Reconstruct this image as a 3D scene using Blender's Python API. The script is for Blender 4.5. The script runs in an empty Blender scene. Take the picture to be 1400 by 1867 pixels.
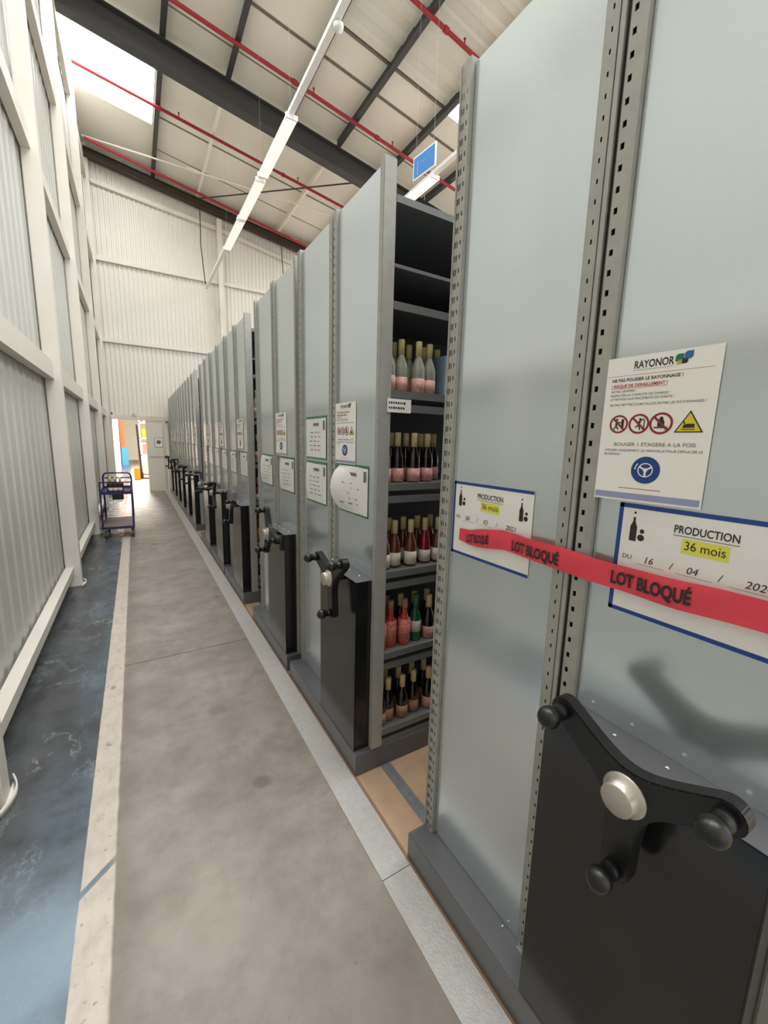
import bpy, bmesh, math, random
from mathutils import Vector, Matrix
random.seed(7)
sc = bpy.context.scene
COL = sc.collection

# ------------------------------------------------------------------ camera
CH = 1.5
cam = bpy.data.cameras.new('camera')
cam.sensor_fit = 'VERTICAL'; cam.sensor_height = 24.0; cam.lens = 24.0 * 750.0 / 1867.0
cam.clip_start = 0.02; cam.clip_end = 200
camo = bpy.data.objects.new('camera', cam); COL.objects.link(camo)
YAW, PIT, ROL = 0.541467, -0.167209, 0.025604
_f = Vector((math.sin(YAW) * math.cos(PIT), math.cos(YAW) * math.cos(PIT), math.sin(PIT)))
_r = Vector((math.cos(YAW), -math.sin(YAW), 0)); _u = _r.cross(_f)
_r2 = math.cos(ROL) * _r + math.sin(ROL) * _u; _u2 = -math.sin(ROL) * _r + math.cos(ROL) * _u
camo.matrix_world = Matrix(((_r2.x, _u2.x, -_f.x, 0), (_r2.y, _u2.y, -_f.y, 0), (_r2.z, _u2.z, -_f.z, CH), (0, 0, 0, 1)))
sc.camera = camo

# ------------------------------------------------------------------ light
sc.view_settings.view_transform = 'Standard'; sc.view_settings.look = 'None'
sc.view_settings.exposure = 0.31; sc.view_settings.gamma = 1.0; sc.view_settings.use_curve_mapping = False
sc.cycles.use_denoising = True
sc.cycles.max_bounces = 8; sc.cycles.diffuse_bounces = 5; sc.cycles.glossy_bounces = 4
sc.cycles.sample_clamp_indirect = 6.0
w = bpy.data.worlds.new('daylight'); sc.world = w; w.use_nodes = True
w.node_tree.nodes['Background'].inputs[0].default_value = (0.975, 0.988, 1.0, 1)
w.node_tree.nodes['Background'].inputs[1].default_value = 1.15
SKY = 13.0      # brightness of the sky behind the rooflights
TUBE = 0.5      # strip light diffusers
HALL = 64.0      # lamps of the room beyond the doorway

# ------------------------------------------------------------------ materials
def lin(c):
    return tuple(((v / 255.0) / 12.92 if v / 255.0 <= 0.04045 else ((v / 255.0 + 0.055) / 1.055) ** 2.4) for v in c) + (1.0,)
def pbr(name, c, rough=0.5, metal=0.0, var=0.0, vs=6.0, bump=0.0, bs=60.0, spec=0.5, rvar=0.0, stretch=None):
    m = bpy.data.materials.new(name); m.use_nodes = True
    nt = m.node_tree; b = nt.nodes['Principled BSDF']
    col = lin(c) if max(c) > 1 else tuple(c) + (1,)
    b.inputs['Base Color'].default_value = col
    b.inputs['Roughness'].default_value = rough; b.inputs['Metallic'].default_value = metal
    b.inputs['Specular IOR Level'].default_value = spec
    if var or bump or rvar:
        tc = nt.nodes.new('ShaderNodeTexCoord'); mp = nt.nodes.new('ShaderNodeMapping')
        nt.links.new(tc.outputs['Object'], mp.inputs[0])
        if stretch: mp.inputs['Scale'].default_value = stretch
        n = nt.nodes.new('ShaderNodeTexNoise'); n.inputs['Scale'].default_value = vs; n.inputs['Detail'].default_value = 6
        nt.links.new(mp.outputs[0], n.inputs['Vector'])
        if var:
            r = nt.nodes.new('ShaderNodeMapRange'); r.inputs[1].default_value = 0.25; r.inputs[2].default_value = 0.75
            r.inputs[3].default_value = 1 - var; r.inputs[4].default_value = 1 + var
            nt.links.new(n.outputs['Fac'], r.inputs[0])
            mx = nt.nodes.new('ShaderNodeMix'); mx.data_type = 'RGBA'; mx.blend_type = 'MULTIPLY'; mx.inputs[0].default_value = 1
            mx.inputs[6].default_value = col; nt.links.new(r.outputs[0], mx.inputs[7]); nt.links.new(mx.outputs[2], b.inputs['Base Color'])
        if rvar:
            r2 = nt.nodes.new('ShaderNodeMapRange'); r2.inputs[1].default_value = 0.3; r2.inputs[2].default_value = 0.7
            r2.inputs[3].default_value = max(0.02, rough - rvar); r2.inputs[4].default_value = rough + rvar
            nt.links.new(n.outputs['Fac'], r2.inputs[0]); nt.links.new(r2.outputs[0], b.inputs['Roughness'])
        if bump:
            n2 = nt.nodes.new('ShaderNodeTexNoise'); n2.inputs['Scale'].default_value = bs; n2.inputs['Detail'].default_value = 3
            nt.links.new(mp.outputs[0], n2.inputs['Vector'])
            bp = nt.nodes.new('ShaderNodeBump'); bp.inputs['Strength'].default_value = bump; bp.inputs['Distance'].default_value = 0.01
            nt.links.new(n2.outputs['Fac'], bp.inputs['Height']); nt.links.new(bp.outputs[0], b.inputs['Normal'])
    return m
def glow(name, c, s):
    m = bpy.data.materials.new(name); m.use_nodes = True
    b = m.node_tree.nodes['Principled BSDF']
    b.inputs['Base Color'].default_value = lin(c); b.inputs['Emission Color'].default_value = lin(c); b.inputs['Emission Strength'].default_value = s
    b.inputs['Roughness'].default_value = 0.6
    return m
M = {}
M['panel'] = pbr('grey_panel_paint', (213, 221, 224), 0.22, 0.74, 0.02, 1.5, bump=0.03, bs=3.0, rvar=0.04)
M['anthracite'] = pbr('anthracite_paint', (98, 98, 102), 0.34, 0.1, 0.04, 3, spec=0.7)
M['cover'] = pbr('anthracite_gloss', (27, 27, 28), 0.17, 0.0, 0.05, 2, spec=0.6)
M['galv'] = pbr('galvanised_steel', (168, 167, 160), 0.58, 0.3, 0.10, 30, rvar=0.06)
M['shelf'] = pbr('shelf_grey', (118, 121, 120), 0.35, 0.2, 0.05, 8)
M['divider'] = pbr('divider_grey', (92, 95, 95), 0.5, 0, 0.05, 4)
M['dark'] = pbr('channel_shade', (22, 22, 22), 0.8)  # near-black colour standing in for shade within the uprights
M['plastic'] = pbr('black_plastic', (17, 17, 17), 0.36, 0, 0, bump=0.05, bs=300)
M['chrome'] = pbr('steel_cap', (190, 184, 172), 0.35, 0.7)
M['zinc'] = pbr('zinc_bolt', (210, 210, 208), 0.25, 0.9)
M['white'] = pbr('white_column_paint', (216, 210, 198), 0.5, 0, 0.04, 4)
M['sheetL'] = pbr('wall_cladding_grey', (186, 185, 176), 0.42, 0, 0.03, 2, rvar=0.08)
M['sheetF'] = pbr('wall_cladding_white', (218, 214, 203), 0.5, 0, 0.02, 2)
M['roof'] = pbr('roof_lining_beige', (238, 235, 220), 0.7, 0, 0.05, 0.7)
M['roofrib'] = pbr('roof_ribbed_grey', (222, 222, 208), 0.6, 0, 0.04, 1.2)
M['seam'] = pbr('roof_seam', (120, 112, 100), 0.8)
M['steel'] = pbr('dark_steel_beam', (64, 63, 62), 0.55, 0, 0.06, 5)
M['brown'] = pbr('brown_beam', (66, 56, 44), 0.7, 0, 0.1, 8)
M['cream'] = pbr('cream_steel', (240, 234, 218), 0.5)
M['red'] = pbr('red_pipe_paint', (158, 32, 40), 0.4)
M['lamp'] = pbr('lamp_white', (236, 235, 231), 0.4)
M['diff'] = glow('lamp_diffuser', (246, 243, 236), TUBE)
M['sky'] = glow('rooflight_sheet', (250, 252, 255), SKY)
M['hall'] = glow('hall_lamp', (255, 246, 232), HALL)
M['alu'] = pbr('aluminium_strip', (186, 183, 178), 0.42, 0.35, 0.08, 40, bump=0.1, bs=120)
M['railsteel'] = pbr('rail_steel', (128, 130, 131), 0.35, 0.35, 0.15, 20)
M['paper'] = pbr('paper_white', (243, 240, 234), 0.55)
M['pouch'] = pbr('plastic_pouch', (238, 235, 230), 0.16, 0, 0, bump=0.25, bs=14)
M['blueframe'] = pbr('blue_frame', (28, 66, 138), 0.4)
M['greenframe'] = pbr('green_frame', (58, 122, 88), 0.4)
M['ink'] = pbr('ink_black', (40, 38, 40), 0.6)
M['inkgrey'] = pbr('ink_grey', (120, 116, 112), 0.6)
M['inkred'] = pbr('ink_red', (178, 36, 40), 0.6)
M['signred'] = pbr('sign_red', (140, 38, 44), 0.5)
M['yellow'] = pbr('sign_yellow', (226, 206, 46), 0.5)
M['hilite'] = pbr('highlighter', (226, 222, 84), 0.6)
M['signblue'] = pbr('sign_blue', (24, 66, 128), 0.45)
M['lilac'] = pbr('footer_lilac', (150, 158, 190), 0.55)
M['logogreen'] = pbr('logo_green', (32, 110, 98), 0.5)
M['logoblue'] = pbr('logo_blue', (44, 104, 152), 0.5)
M['logoyellow'] = pbr('logo_yellow', (190, 180, 60), 0.5)
M['tape'] = pbr('red_tape', (226, 68, 82), 0.3, 0, 0.05, 20, bump=0.06, bs=40)
M['cap'] = pbr('gold_foil', (226, 206, 146), 0.4, 0.0)
M['clear'] = pbr('clear_bottle', (150, 152, 138), 0.12, 0, 0.15, 40)
M['darkglass'] = pbr('dark_bottle', (24, 17, 16), 0.08, spec=0.7)
M['amber'] = pbr('amber_bottle', (92, 50, 28), 0.1, spec=0.7)
M['rose'] = pbr('red_bottle', (124, 22, 40), 0.1, spec=0.7)
M['orange'] = pbr('red_orange_bottle', (190, 70, 50), 0.15)
M['greenglass'] = pbr('green_bottle', (28, 96, 52), 0.1)
M['lab_pink'] = pbr('label_pink', (206, 160, 146), 0.6, 0, 0.3, 60)
M['lab_rosy'] = pbr('label_rosy', (204, 150, 140), 0.6, 0, 0.35, 50)
M['lab_white'] = pbr('label_white', (212, 204, 190), 0.6, 0, 0.1, 60)
M['lab_red'] = pbr('label_red_white', (206, 120, 104), 0.6, 0, 0.5, 70)
M['lab_brown'] = pbr('label_brown', (176, 132, 110), 0.6, 0, 0.4, 45)
M['carton'] = pbr('blue_carton', (130, 158, 178), 0.6)
M['cartblue'] = pbr('trolley_blue', (36, 34, 80), 0.35)
M['deckbrown'] = pbr('trolley_deck', (120, 104, 112), 0.4, 0, 0.25, 6)
M['tyre'] = pbr('tyre_grey', (70, 68, 66), 0.6)
M['crate'] = pbr('dark_crate', (30, 30, 52), 0.5)
M['signpanel'] = pbr('hanging_sign_blue', (52, 122, 190), 0.5)
M['orangepaint'] = pbr('rack_orange', (236, 92, 36), 0.5)
M['guardblue'] = pbr('guard_blue', (60, 140, 206), 0.5)
M['yellowpaint'] = pbr('guard_yellow', (228, 180, 40), 0.5)
M['purple'] = pbr('stand_dark', (74, 52, 66), 0.5)
M['wrap'] = pbr('wrapped_goods', (238, 224, 214), 0.6, 0, 0.15, 3)
M['wraprose'] = pbr('pink_goods', (226, 150, 140), 0.6, 0, 0.2, 3)
M['exitgreen'] = pbr('exit_green', (196, 226, 196), 0.5)
M['door'] = pbr('door_cream', (232, 227, 212), 0.5)
M['cable'] = pbr('cable_black', (40, 38, 36), 0.6)

SPX = ((.392, 1.634), (.30, 2.25), (.10, 1.15))
def floor_material():
    m = bpy.data.materials.new('concrete_and_painted_floor'); m.use_nodes = True
    nt = m.node_tree; N = nt.nodes; L = nt.links; b = N['Principled BSDF']
    tc = N.new('ShaderNodeTexCoord'); sep = N.new('ShaderNodeSeparateXYZ'); L.new(tc.outputs['Object'], sep.inputs[0])
    def noise(s, d=6, stretch=None, rough=0.55):
        n = N.new('ShaderNodeTexNoise'); n.inputs['Scale'].default_value = s; n.inputs['Detail'].default_value = d; n.inputs['Roughness'].default_value = rough
        if stretch:
            mp = N.new('ShaderNodeMapping'); mp.inputs['Scale'].default_value = stretch; L.new(tc.outputs['Object'], mp.inputs[0]); L.new(mp.outputs[0], n.inputs['Vector'])
        else: L.new(tc.outputs['Object'], n.inputs['Vector'])
        return n.outputs['Fac']
    def math_(op, a, c):
        n = N.new('ShaderNodeMath'); n.operation = op
        for i, v in enumerate((a, c)):
            if isinstance(v, (int, float)): n.inputs[i].default_value = v
            else: L.new(v, n.inputs[i])
        return n.outputs[0]
    def rng(v, a, b_, c=0.0, d=1.0):
        n = N.new('ShaderNodeMapRange'); L.new(v, n.inputs[0])
        for i, q in enumerate((a, b_, c, d)): n.inputs[i + 1].default_value = q
        return n.outputs[0]
    def mix(f, a, c):
        n = N.new('ShaderNodeMix'); n.data_type = 'RGBA'
        if isinstance(f, (int, float)): n.inputs[0].default_value = f
        else: L.new(f, n.inputs[0])
        for i, v in ((6, a), (7, c)):
            if isinstance(v, tuple): n.inputs[i].default_value = v
            else: L.new(v, n.inputs[i])
        return n.outputs[2]
    x = sep.outputs[0]; y = sep.outputs[1]
    edge = math_('MULTIPLY', math_('SUBTRACT', noise(14, 5), 0.5), 0.006)
    xe = math_('ADD', x, edge)
    # concrete: blotches, speckle, a few round oil stains
    conc = mix(rng(noise(2.2, 8), 0.3, 0.7), lin((128, 120, 110)), lin((150, 141, 130)))
    conc = mix(rng(noise(7, 8, None, 0.68), 0.4, 0.62, 0, 0.75), conc, lin((118, 109, 99)))
    conc = mix(rng(noise(1.1, 4), 0.5, 0.75, 0, 0.5), conc, lin((158, 150, 139)))
    conc = mix(rng(noise(45, 3), 0.68, 0.78, 0, 0.6), conc, lin((88, 81, 74)))
    vor = N.new('ShaderNodeTexVoronoi'); vor.inputs['Scale'].default_value = 2.3; L.new(tc.outputs['Object'], vor.inputs['Vector'])
    conc = mix(math_('MULTIPLY', rng(vor.outputs['Distance'], 0.13, 0.05), rng(noise(3.1, 2), 0.5, 0.62)), conc, lin((92, 85, 77)))
    def spot(cx, cy, r, col, k):
        d = math_('SQRT', math_('ADD', math_('POWER', math_('SUBTRACT', x, cx), 2.0), math_('POWER', math_('SUBTRACT', y, cy), 2.0)), 0.0)
        d = math_('ADD', d, math_('MULTIPLY', math_('SUBTRACT', noise(16, 4), 0.5), r))
        return mix(rng(d, r, r * .55, 0, k), conc, lin(col))
    conc = spot(SPX[0][0], SPX[0][1], .045, (92, 85, 77), .7)
    conc = spot(SPX[1][0], SPX[1][1], .06, (104, 96, 87), .5)
    conc = spot(SPX[2][0], SPX[2][1], .16, (152, 144, 133), .5)
    # saw-cut joint across the aisle
    jn = math_('ABSOLUTE', math_('SUBTRACT', y, math_('ADD', 3.02, math_('MULTIPLY', x, 0.02))), 0.0)
    conc = mix(rng(jn, 0.004, 0.009, 0.75, 0.0), conc, lin((70, 64, 58)))
    # worn blue paint
    blue = mix(rng(noise(2.4, 7, (1.6, 0.8, 1)), 0.38, 0.62), lin((58, 62, 66)), lin((84, 99, 110)))
    blue = mix(rng(noise(7, 8, (1.0, 2.2, 1)), 0.5, 0.7, 0, 0.75), blue, lin((60, 60, 62)))
    blue = mix(rng(noise(20, 6, (1, 0.25, 1)), 0.6, 0.75, 0, 0.5), blue, lin((118, 124, 127)))
    blue = mix(math_('MULTIPLY', rng(math_('ADD', x, math_('MULTIPLY', noise(3.2, 5), 0.25)), -0.16, -0.36), 0.75), blue, mix(rng(noise(4.5, 8, (1.4, .7, 1)), 0.35, 0.65), lin((58, 56, 54)), lin((84, 84, 84))))
    wr = math_('ABSOLUTE', math_('SUBTRACT', noise(3.6, 9, (1.3, .8, 1), .62), 0.5), 0.0)
    blue = mix(math_('MULTIPLY', rng(wr, 0.012, 0.002), rng(noise(1.7, 3), 0.45, 0.6, 0.0, 0.55)), blue, lin((150, 154, 154)))  # thin pale lines: scuffs, plus crinkle highlights painted into the colour
    near = rng(y, 1.75, 1.35)
    blue = mix(math_('MULTIPLY', near, rng(noise(2.0, 5), 0.3, 0.5)), blue, lin((128, 144, 155)))
    white = mix(rng(noise(24, 6, (1, 0.5, 1)), 0.4, 0.7, 0, 0.7), lin((190, 180, 166)), lin((164, 153, 138)))
    white = mix(rng(noise(60, 4), 0.62, 0.72, 0, 0.8), white, lin((132, 120, 106)))
    tan = mix(rng(noise(6, 6), 0.35, 0.7), lin((178, 148, 118)), lin((158, 130, 103)))
    tan = mix(rng(noise(2, 3), 0.5, 0.7, 0, 0.4), tan, lin((186, 166, 142)))
    # masks along x
    m_blue = rng(math_('ADD', x, math_('MULTIPLY', edge, 0.25)), -0.249, -0.252)
    m_white = math_('MULTIPLY', rng(xe, -0.254, -0.251), rng(xe, -0.152, -0.160))
    gap = math_('ABSOLUTE', math_('SUBTRACT', y, math_('ADD', 1.70, math_('MULTIPLY', x, 0.95))), 0.0)
    m_white = math_('MULTIPLY', m_white, rng(gap, 0.012, 0.018))
    chip = math_('MULTIPLY', rng(noise(11, 8), 0.66, 0.69), 0.8)
    m_white = math_('MULTIPLY', m_white, math_('SUBTRACT', 1.0, chip))
    fringe = math_('MULTIPLY', rng(xe, -0.160, -0.150), rng(xe, -0.06, -0.13))
    conc = mix(math_('MULTIPLY', fringe, 0.35), conc, lin((100, 91, 83)))
    inside = rng(y, 13.36, 13.3)
    c = mix(m_blue, conc, blue)
    gapm = math_('MULTIPLY', rng(gap, 0.02, 0.012), math_('MULTIPLY', rng(x, -0.27, -0.26), rng(x, -0.16, -0.18)))
    c = mix(gapm, c, blue)
    c = mix(math_('MULTIPLY', m_white, inside), c, white)
    c = mix(math_('MULTIPLY', rng(x, 0.752, 0.756), inside), c, tan)
    c = mix(math_('MULTIPLY', math_('MULTIPLY', rng(x, 0.752, 0.754), rng(x, 0.770, 0.766)), 0.75), c, lin((112, 82, 58)))
    L.new(c, b.inputs['Base Color'])
    r = rng(noise(5, 6), 0.3, 0.7, 0.42, 0.6)
    rb = rng(noise(6, 7), 0.3, 0.7, 0.16, 0.38)
    mr = N.new('ShaderNodeMix'); L.new(m_blue, mr.inputs[0]); L.new(r, mr.inputs[2]); L.new(rb, mr.inputs[3]); L.new(mr.outputs[0], b.inputs['Roughness'])
    bp = N.new('ShaderNodeBump'); bp.inputs['Strength'].default_value = 0.25; bp.inputs['Distance'].default_value = 0.004
    hb = math_('MULTIPLY', noise(9, 7), math_('ADD', 0.10, math_('MULTIPLY', m_blue, 1.9)))
    L.new(hb, bp.inputs['Height']); L.new(bp.outputs[0], b.inputs['Normal'])
    return m
M['floor'] = floor_material()

# ------------------------------------------------------------------ mesh helpers
class MB:
    def __init__(s): s.v = []; s.f = []; s.sm = []
    def add(s, vs, fs, smooth=False):
        o = len(s.v); s.v += [tuple(p) for p in vs]
        for f in fs: s.f.append(tuple(i + o for i in f)); s.sm.append(smooth)
        return s
    def box(s, x0, x1, y0, y1, z0, z1):
        vs = [(x, y, z) for z in (z0, z1) for y in (y0, y1) for x in (x0, x1)]
        return s.add(vs, [(0, 2, 3, 1), (4, 5, 7, 6), (0, 1, 5, 4), (2, 6, 7, 3), (0, 4, 6, 2), (1, 3, 7, 5)])
    def tube(s, pts, r, n=10, cap=True):
        pts = [Vector(p) for p in pts]; rs = r if isinstance(r, (list, tuple)) else [r] * len(pts)
        t0 = (pts[1] - pts[0]).normalized(); a = t0.orthogonal().normalized(); rings = []
        for i, p in enumerate(pts):
            if i == 0: t = t0
            elif i == len(pts) - 1: t = (pts[-1] - pts[-2]).normalized()
            else: t = ((pts[i] - pts[i - 1]).normalized() + (pts[i + 1] - pts[i]).normalized()).normalized()
            a = (a - a.dot(t) * t).normalized(); bb = t.cross(a)
            rings.append([p + rs[i] * (math.cos(2 * math.pi * k / n) * a + math.sin(2 * math.pi * k / n) * bb) for k in range(n)])
        vs = [q for R in rings for q in R]; fs = []
        for i in range(len(pts) - 1):
            for k in range(n): fs.append((i * n + k, i * n + (k + 1) % n, (i + 1) * n + (k + 1) % n, (i + 1) * n + k))
        s.add(vs, fs, True)
        if cap:
            o = len(s.v)
            s.add(rings[0], [tuple(range(n - 1, -1, -1))]); s.add(rings[-1], [tuple(range(n))])
        return s
    def lathe(s, prof, n=18, c=(0, 0, 0), axis='z'):
        vs = []; fs = []
        for (r, z) in prof:
            for k in range(n):
                a = 2 * math.pi * k / n; p = (r * math.cos(a), r * math.sin(a), z)
                if axis == 'x': p = (p[2], p[0], p[1])
                elif axis == 'y': p = (p[1], p[2], p[0])
                vs.append((p[0] + c[0], p[1] + c[1], p[2] + c[2]))
        for i in range(len(prof) - 1):
            for k in range(n): fs.append((i * n + k, i * n + (k + 1) % n, (i + 1) * n + (k + 1) % n, (i + 1) * n + k))
        fs.append(tuple(range(n - 1, -1, -1))); fs.append(tuple(range((len(prof) - 1) * n, len(prof) * n)))
        return s.add(vs, fs, True)
    def prism(s, poly, h0, h1, axis='z', smooth=False):
        n = len(poly)
        def P(a, b, h): return {'z': (a, b, h), 'x': (h, a, b), 'y': (a, h, b)}[axis]
        vs = [P(a, b, h0) for a, b in poly] + [P(a, b, h1) for a, b in poly]
        s.add(vs, [tuple(range(n - 1, -1, -1)), tuple(range(n, 2 * n))])
        s.add(vs, [(k, (k + 1) % n, (k + 1) % n + n, k + n) for k in range(n)], smooth)
        return s
    # flat marks in local x/y
    def quad(s, x0, x1, y0, y1, z=0.0): return s.add([(x0, y0, z), (x1, y0, z), (x1, y1, z), (x0, y1, z)], [(0, 1, 2, 3)])
    def disc(s, cx, cy, r, z=0.0, n=28, sx=1.0): return s.add([(cx + sx * r * math.cos(2 * math.pi * k / n), cy + r * math.sin(2 * math.pi * k / n), z) for k in range(n)], [tuple(range(n))])
    def ring(s, cx, cy, r0, r1, z=0.0, n=32):
        vs = [(cx + r * math.cos(2 * math.pi * k / n), cy + r * math.sin(2 * math.pi * k / n), z) for r in (r0, r1) for k in range(n)]
        return s.add(vs, [(k, k + n, (k + 1) % n + n, (k + 1) % n) for k in range(n)])
    def poly(s, pts, z=0.0): return s.add([(a, b, z) for a, b in pts], [tuple(range(len(pts)))])
    def line(s, a, b, wd, z=0.0):
        d = Vector((b[0] - a[0], b[1] - a[1])); d.normalize(); n = Vector((-d.y, d.x)) * wd / 2
        return s.poly([(a[0] - n.x, a[1] - n.y), (b[0] - n.x, b[1] - n.y), (b[0] + n.x, b[1] + n.y), (a[0] + n.x, a[1] + n.y)], z)
    def build(s, name, mat, parent=None, loc=None, bevel=0.0, seg=2, fix=True):
        me = bpy.data.meshes.new(name); me.from_pydata(s.v, [], s.f); me.polygons.foreach_set('use_smooth', s.sm)
        if fix or bevel:
            bm = bmesh.new(); bm.from_mesh(me)
            if bevel:
                bmesh.ops.remove_doubles(bm, verts=bm.verts, dist=1e-6)
                bmesh.ops.bevel(bm, geom=[e for e in bm.edges], offset=bevel, segments=seg, affect='EDGES', clamp_overlap=True)
            if fix: bmesh.ops.recalc_face_normals(bm, faces=bm.faces)
            bm.to_mesh(me); bm.free()
        me.materials.append(M[mat]); me.update()
        o = bpy.data.objects.new(name, me); COL.objects.link(o)
        if parent is not None: o.parent = parent
        if loc is not None: o.location = loc
        return o
def tag(o, label, cat, group=None):
    o['label'] = label; o['category'] = cat
    if group: o['group'] = group
    return o
def thing(name, label, cat, loc=(0, 0, 0), group=None):
    o = bpy.data.objects.new(name, None); COL.objects.link(o); o.location = loc; o.empty_display_size = 0.05
    return tag(o, label, cat, group)
def struct(o): o['kind'] = 'structure'; return o
def copy_tree(o, parent=None):
    c = o.copy(); COL.objects.link(c)
    if parent is not None: c.parent = parent; c.matrix_parent_inverse = o.matrix_parent_inverse.copy()
    for ch in list(o.children): copy_tree(ch, c)
    return c
ORD = ['first', 'second', 'third', 'fourth', 'fifth', 'sixth', 'seventh', 'eighth', 'ninth', 'tenth', 'eleventh', 'twelfth']
FACE = Matrix(((0, 0, -1, 0), (-1, 0, 0, 0), (0, 1, 0, 0), (0, 0, 0, 1)))     # local x -> -Y, local y -> +Z, faces the aisle
def on_panel(o, X, Y, Z, tilt=0.0):
    o.matrix_world = Matrix.Translation((X, Y, Z)) @ FACE @ Matrix.Rotation(tilt, 4, 'Z')
def text_mesh(body, size, bold=0.0, sx=1.0, shear=0.0, align='CENTER'):
    cu = bpy.data.curves.new('lettering', 'FONT'); cu.body = body; cu.size = size; cu.align_x = align; cu.align_y = 'CENTER'
    cu.offset = bold; cu.shear = shear; cu.resolution_u = 3
    o = bpy.data.objects.new('lettering', cu); COL.objects.link(o)
    bpy.context.view_layer.update()
    me = bpy.data.meshes.new_from_object(o.evaluated_get(bpy.context.evaluated_depsgraph_get()))
    bpy.data.objects.remove(o)
    if sx != 1.0: me.transform(Matrix.Diagonal((sx, 1, 1, 1)))
    me.materials.clear()
    return me
def text(body, size, x, y, mat, parent, z=0.0012, name='lettering', width=None, rot=0.0, **k):
    me = text_mesh(body, size, **k)
    if width:
        xs = [v.co.x for v in me.vertices]; me.transform(Matrix.Diagonal((width / (max(xs) - min(xs)), 1, 1, 1)))
    me.materials.append(M[mat]); me.name = name
    o = bpy.data.objects.new(name, me); COL.objects.link(o); o.parent = parent; o.location = (x, y, z); o.rotation_euler = (0, 0, rot)
    return o

# ------------------------------------------------------------------ setting
YW = 13.3                                   # far wall
def zc(x): return 8.07 - 0.16 * x           # underside of the purlins
fl = MB(); fl.add([(-3, -6, 0), (10, -6, 0), (10, 32, 0), (-3, 32, 0)], [(0, 1, 2, 3)])
struct(fl.build('floor', 'floor'))
XS = -0.675
def ribs(y0, y1, pitch, depth):
    p = []; y = y0
    while y < y1:
        for dy, d in ((0, 0), (pitch * .45, 0), (pitch * .55, depth), (pitch * .9, depth)):
            if y + dy <= y1: p.append((y + dy, d))
        y += pitch
    p.append((y1, 0)); return p
def sheet(prof, z0, z1f, place):
    n = len(prof); vs = [place(a, d, z0) for a, d in prof] + [place(a, d, z1f(a)) for a, d in prof]
    return MB().add(vs, [(i, i + 1, n + i + 1, n + i) for i in range(n - 1)])
prof = ribs(-5, YW, 0.205, 0.010)
sh = sheet(prof, 0.0, lambda a: zc(XS) + .16, lambda a, d, z: (XS - 0.02 + d, a, z))
sh.box(XS - .08, XS - .03, -5, YW + .2, 0, zc(XS) + .16)
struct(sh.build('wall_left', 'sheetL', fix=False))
# far wall: cladding with the doorway left open (x -0.50..0.81, z 0..1.95)
def far_sheet(x0, x1, z0, z1f):
    p = [(a, d) for a, d in ribs(x0, x1, 0.105, 0.018)]
    return sheet(p, z0, z1f, lambda a, d, z: (a, YW - d, z))
fw = far_sheet(-0.67, 9.5, 2.0, lambda a: zc(a) + .16)
b2 = far_sheet(0.81, 9.5, 0.0, lambda a: 2.0); fw.add(b2.v, b2.f)
fw.box(-0.78, 9.5, YW + .03, YW + .08, 2.0, 6.2); fw.box(0.81, 9.5, YW + .03, YW + .08, 0, 2.0); fw.box(-0.78, -0.50, YW, YW + .08, 0, 2.0)
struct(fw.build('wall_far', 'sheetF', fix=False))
# girts on the left wall between the columns
COLY = [-0.75, 2.06, 4.99, 7.55, 10.35, 13.14]
n_tr = [0]
def trim(mb, mat, **k):
    n_tr[0] += 1; return struct(mb.build('trim_%d' % n_tr[0], mat, **k))
for zb in (2.0, 3.87, 5.7, 7.52):
    mb = MB()
    for a, c in zip(COLY[:-1], COLY[1:]):
        mb.box(XS + .003, -0.603, a + .051, c - .051, zb, zb + .16)
    trim(mb, 'white')
mb = MB()
for a, c in zip(COLY[:-1], COLY[1:]): mb.box(XS + .003, -0.603, a + .051, c - .051, 0.135, 0.205)
trim(mb, 'white')
# far wall rails
for zb in (3.87, 5.79): trim(MB().box(-.55, 8.0, YW - .09, YW - .02, zb, zb + .10), 'white')
mb = MB()
def slab(mb, x0, z0, x1, z1, y0, y1, h):
    mb.add([(x0, y0, z0), (x0, y1, z0), (x0, y1, z0 + h), (x0, y0, z0 + h), (x1, y0, z1), (x1, y1, z1), (x1, y1, z1 + h), (x1, y0, z1 + h)],
           [(0, 1, 2, 3), (7, 6, 5, 4), (0, 4, 5, 1), (1, 5, 6, 2), (2, 6, 7, 3), (3, 7, 4, 0)]); return mb
slab(mb, -.53, 7.50, 2.3, 7.17, YW - .1, YW - .02, .10); slab(mb, 2.3, 7.17, 4.4, 6.78, YW - .1, YW - .02, .10); trim(mb, 'white')
# aluminium floor strip in two lengths
trim(MB().box(.637, .752, -3, 1.005, 0, .004), 'alu'); trim(MB().box(.637, .752, 1.008, 13.2, 0, .004), 'alu')
# ceiling lining, with openings for the rooflights
RL = [(-.67, .74, 9.45, 11.33), (5.2, 6.3, 4.9, 6.85), (.86, 2.9, -2.2, 2.2), (-.67, .74, 1.2, 3.0), (5.2, 7.2, .4, 3.4), (-.67, .74, 5.0, 6.6), (5.2, 7.2, 9.6, 11.4)]  # first two are in view; the rest are unseen, added to light the hall
mb = MB()
xs = sorted({-.9, 9.5} | {a for r in RL for a in r[:2]} | {2.98, 5.08}); ys = sorted({-5, YW + .08} | {a for r in RL for a in r[2:]} | {3.0, 6.75})
rib = MB()
for x0, x1 in zip(xs[:-1], xs[1:]):
    for y0, y1 in zip(ys[:-1], ys[1:]):
        cx, cy = (x0 + x1) / 2, (y0 + y1) / 2
        if any(r[0] < cx < r[1] and r[2] < cy < r[3] for r in RL): continue
        if 2.98 <= cx <= 5.08 and 3.0 <= cy <= 6.75: continue
        mb.add([(x0, y0, zc(x0) + .16), (x1, y0, zc(x1) + .16), (x1, y1, zc(x1) + .16), (x0, y1, zc(x0) + .16)], [(0, 3, 2, 1)])
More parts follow.
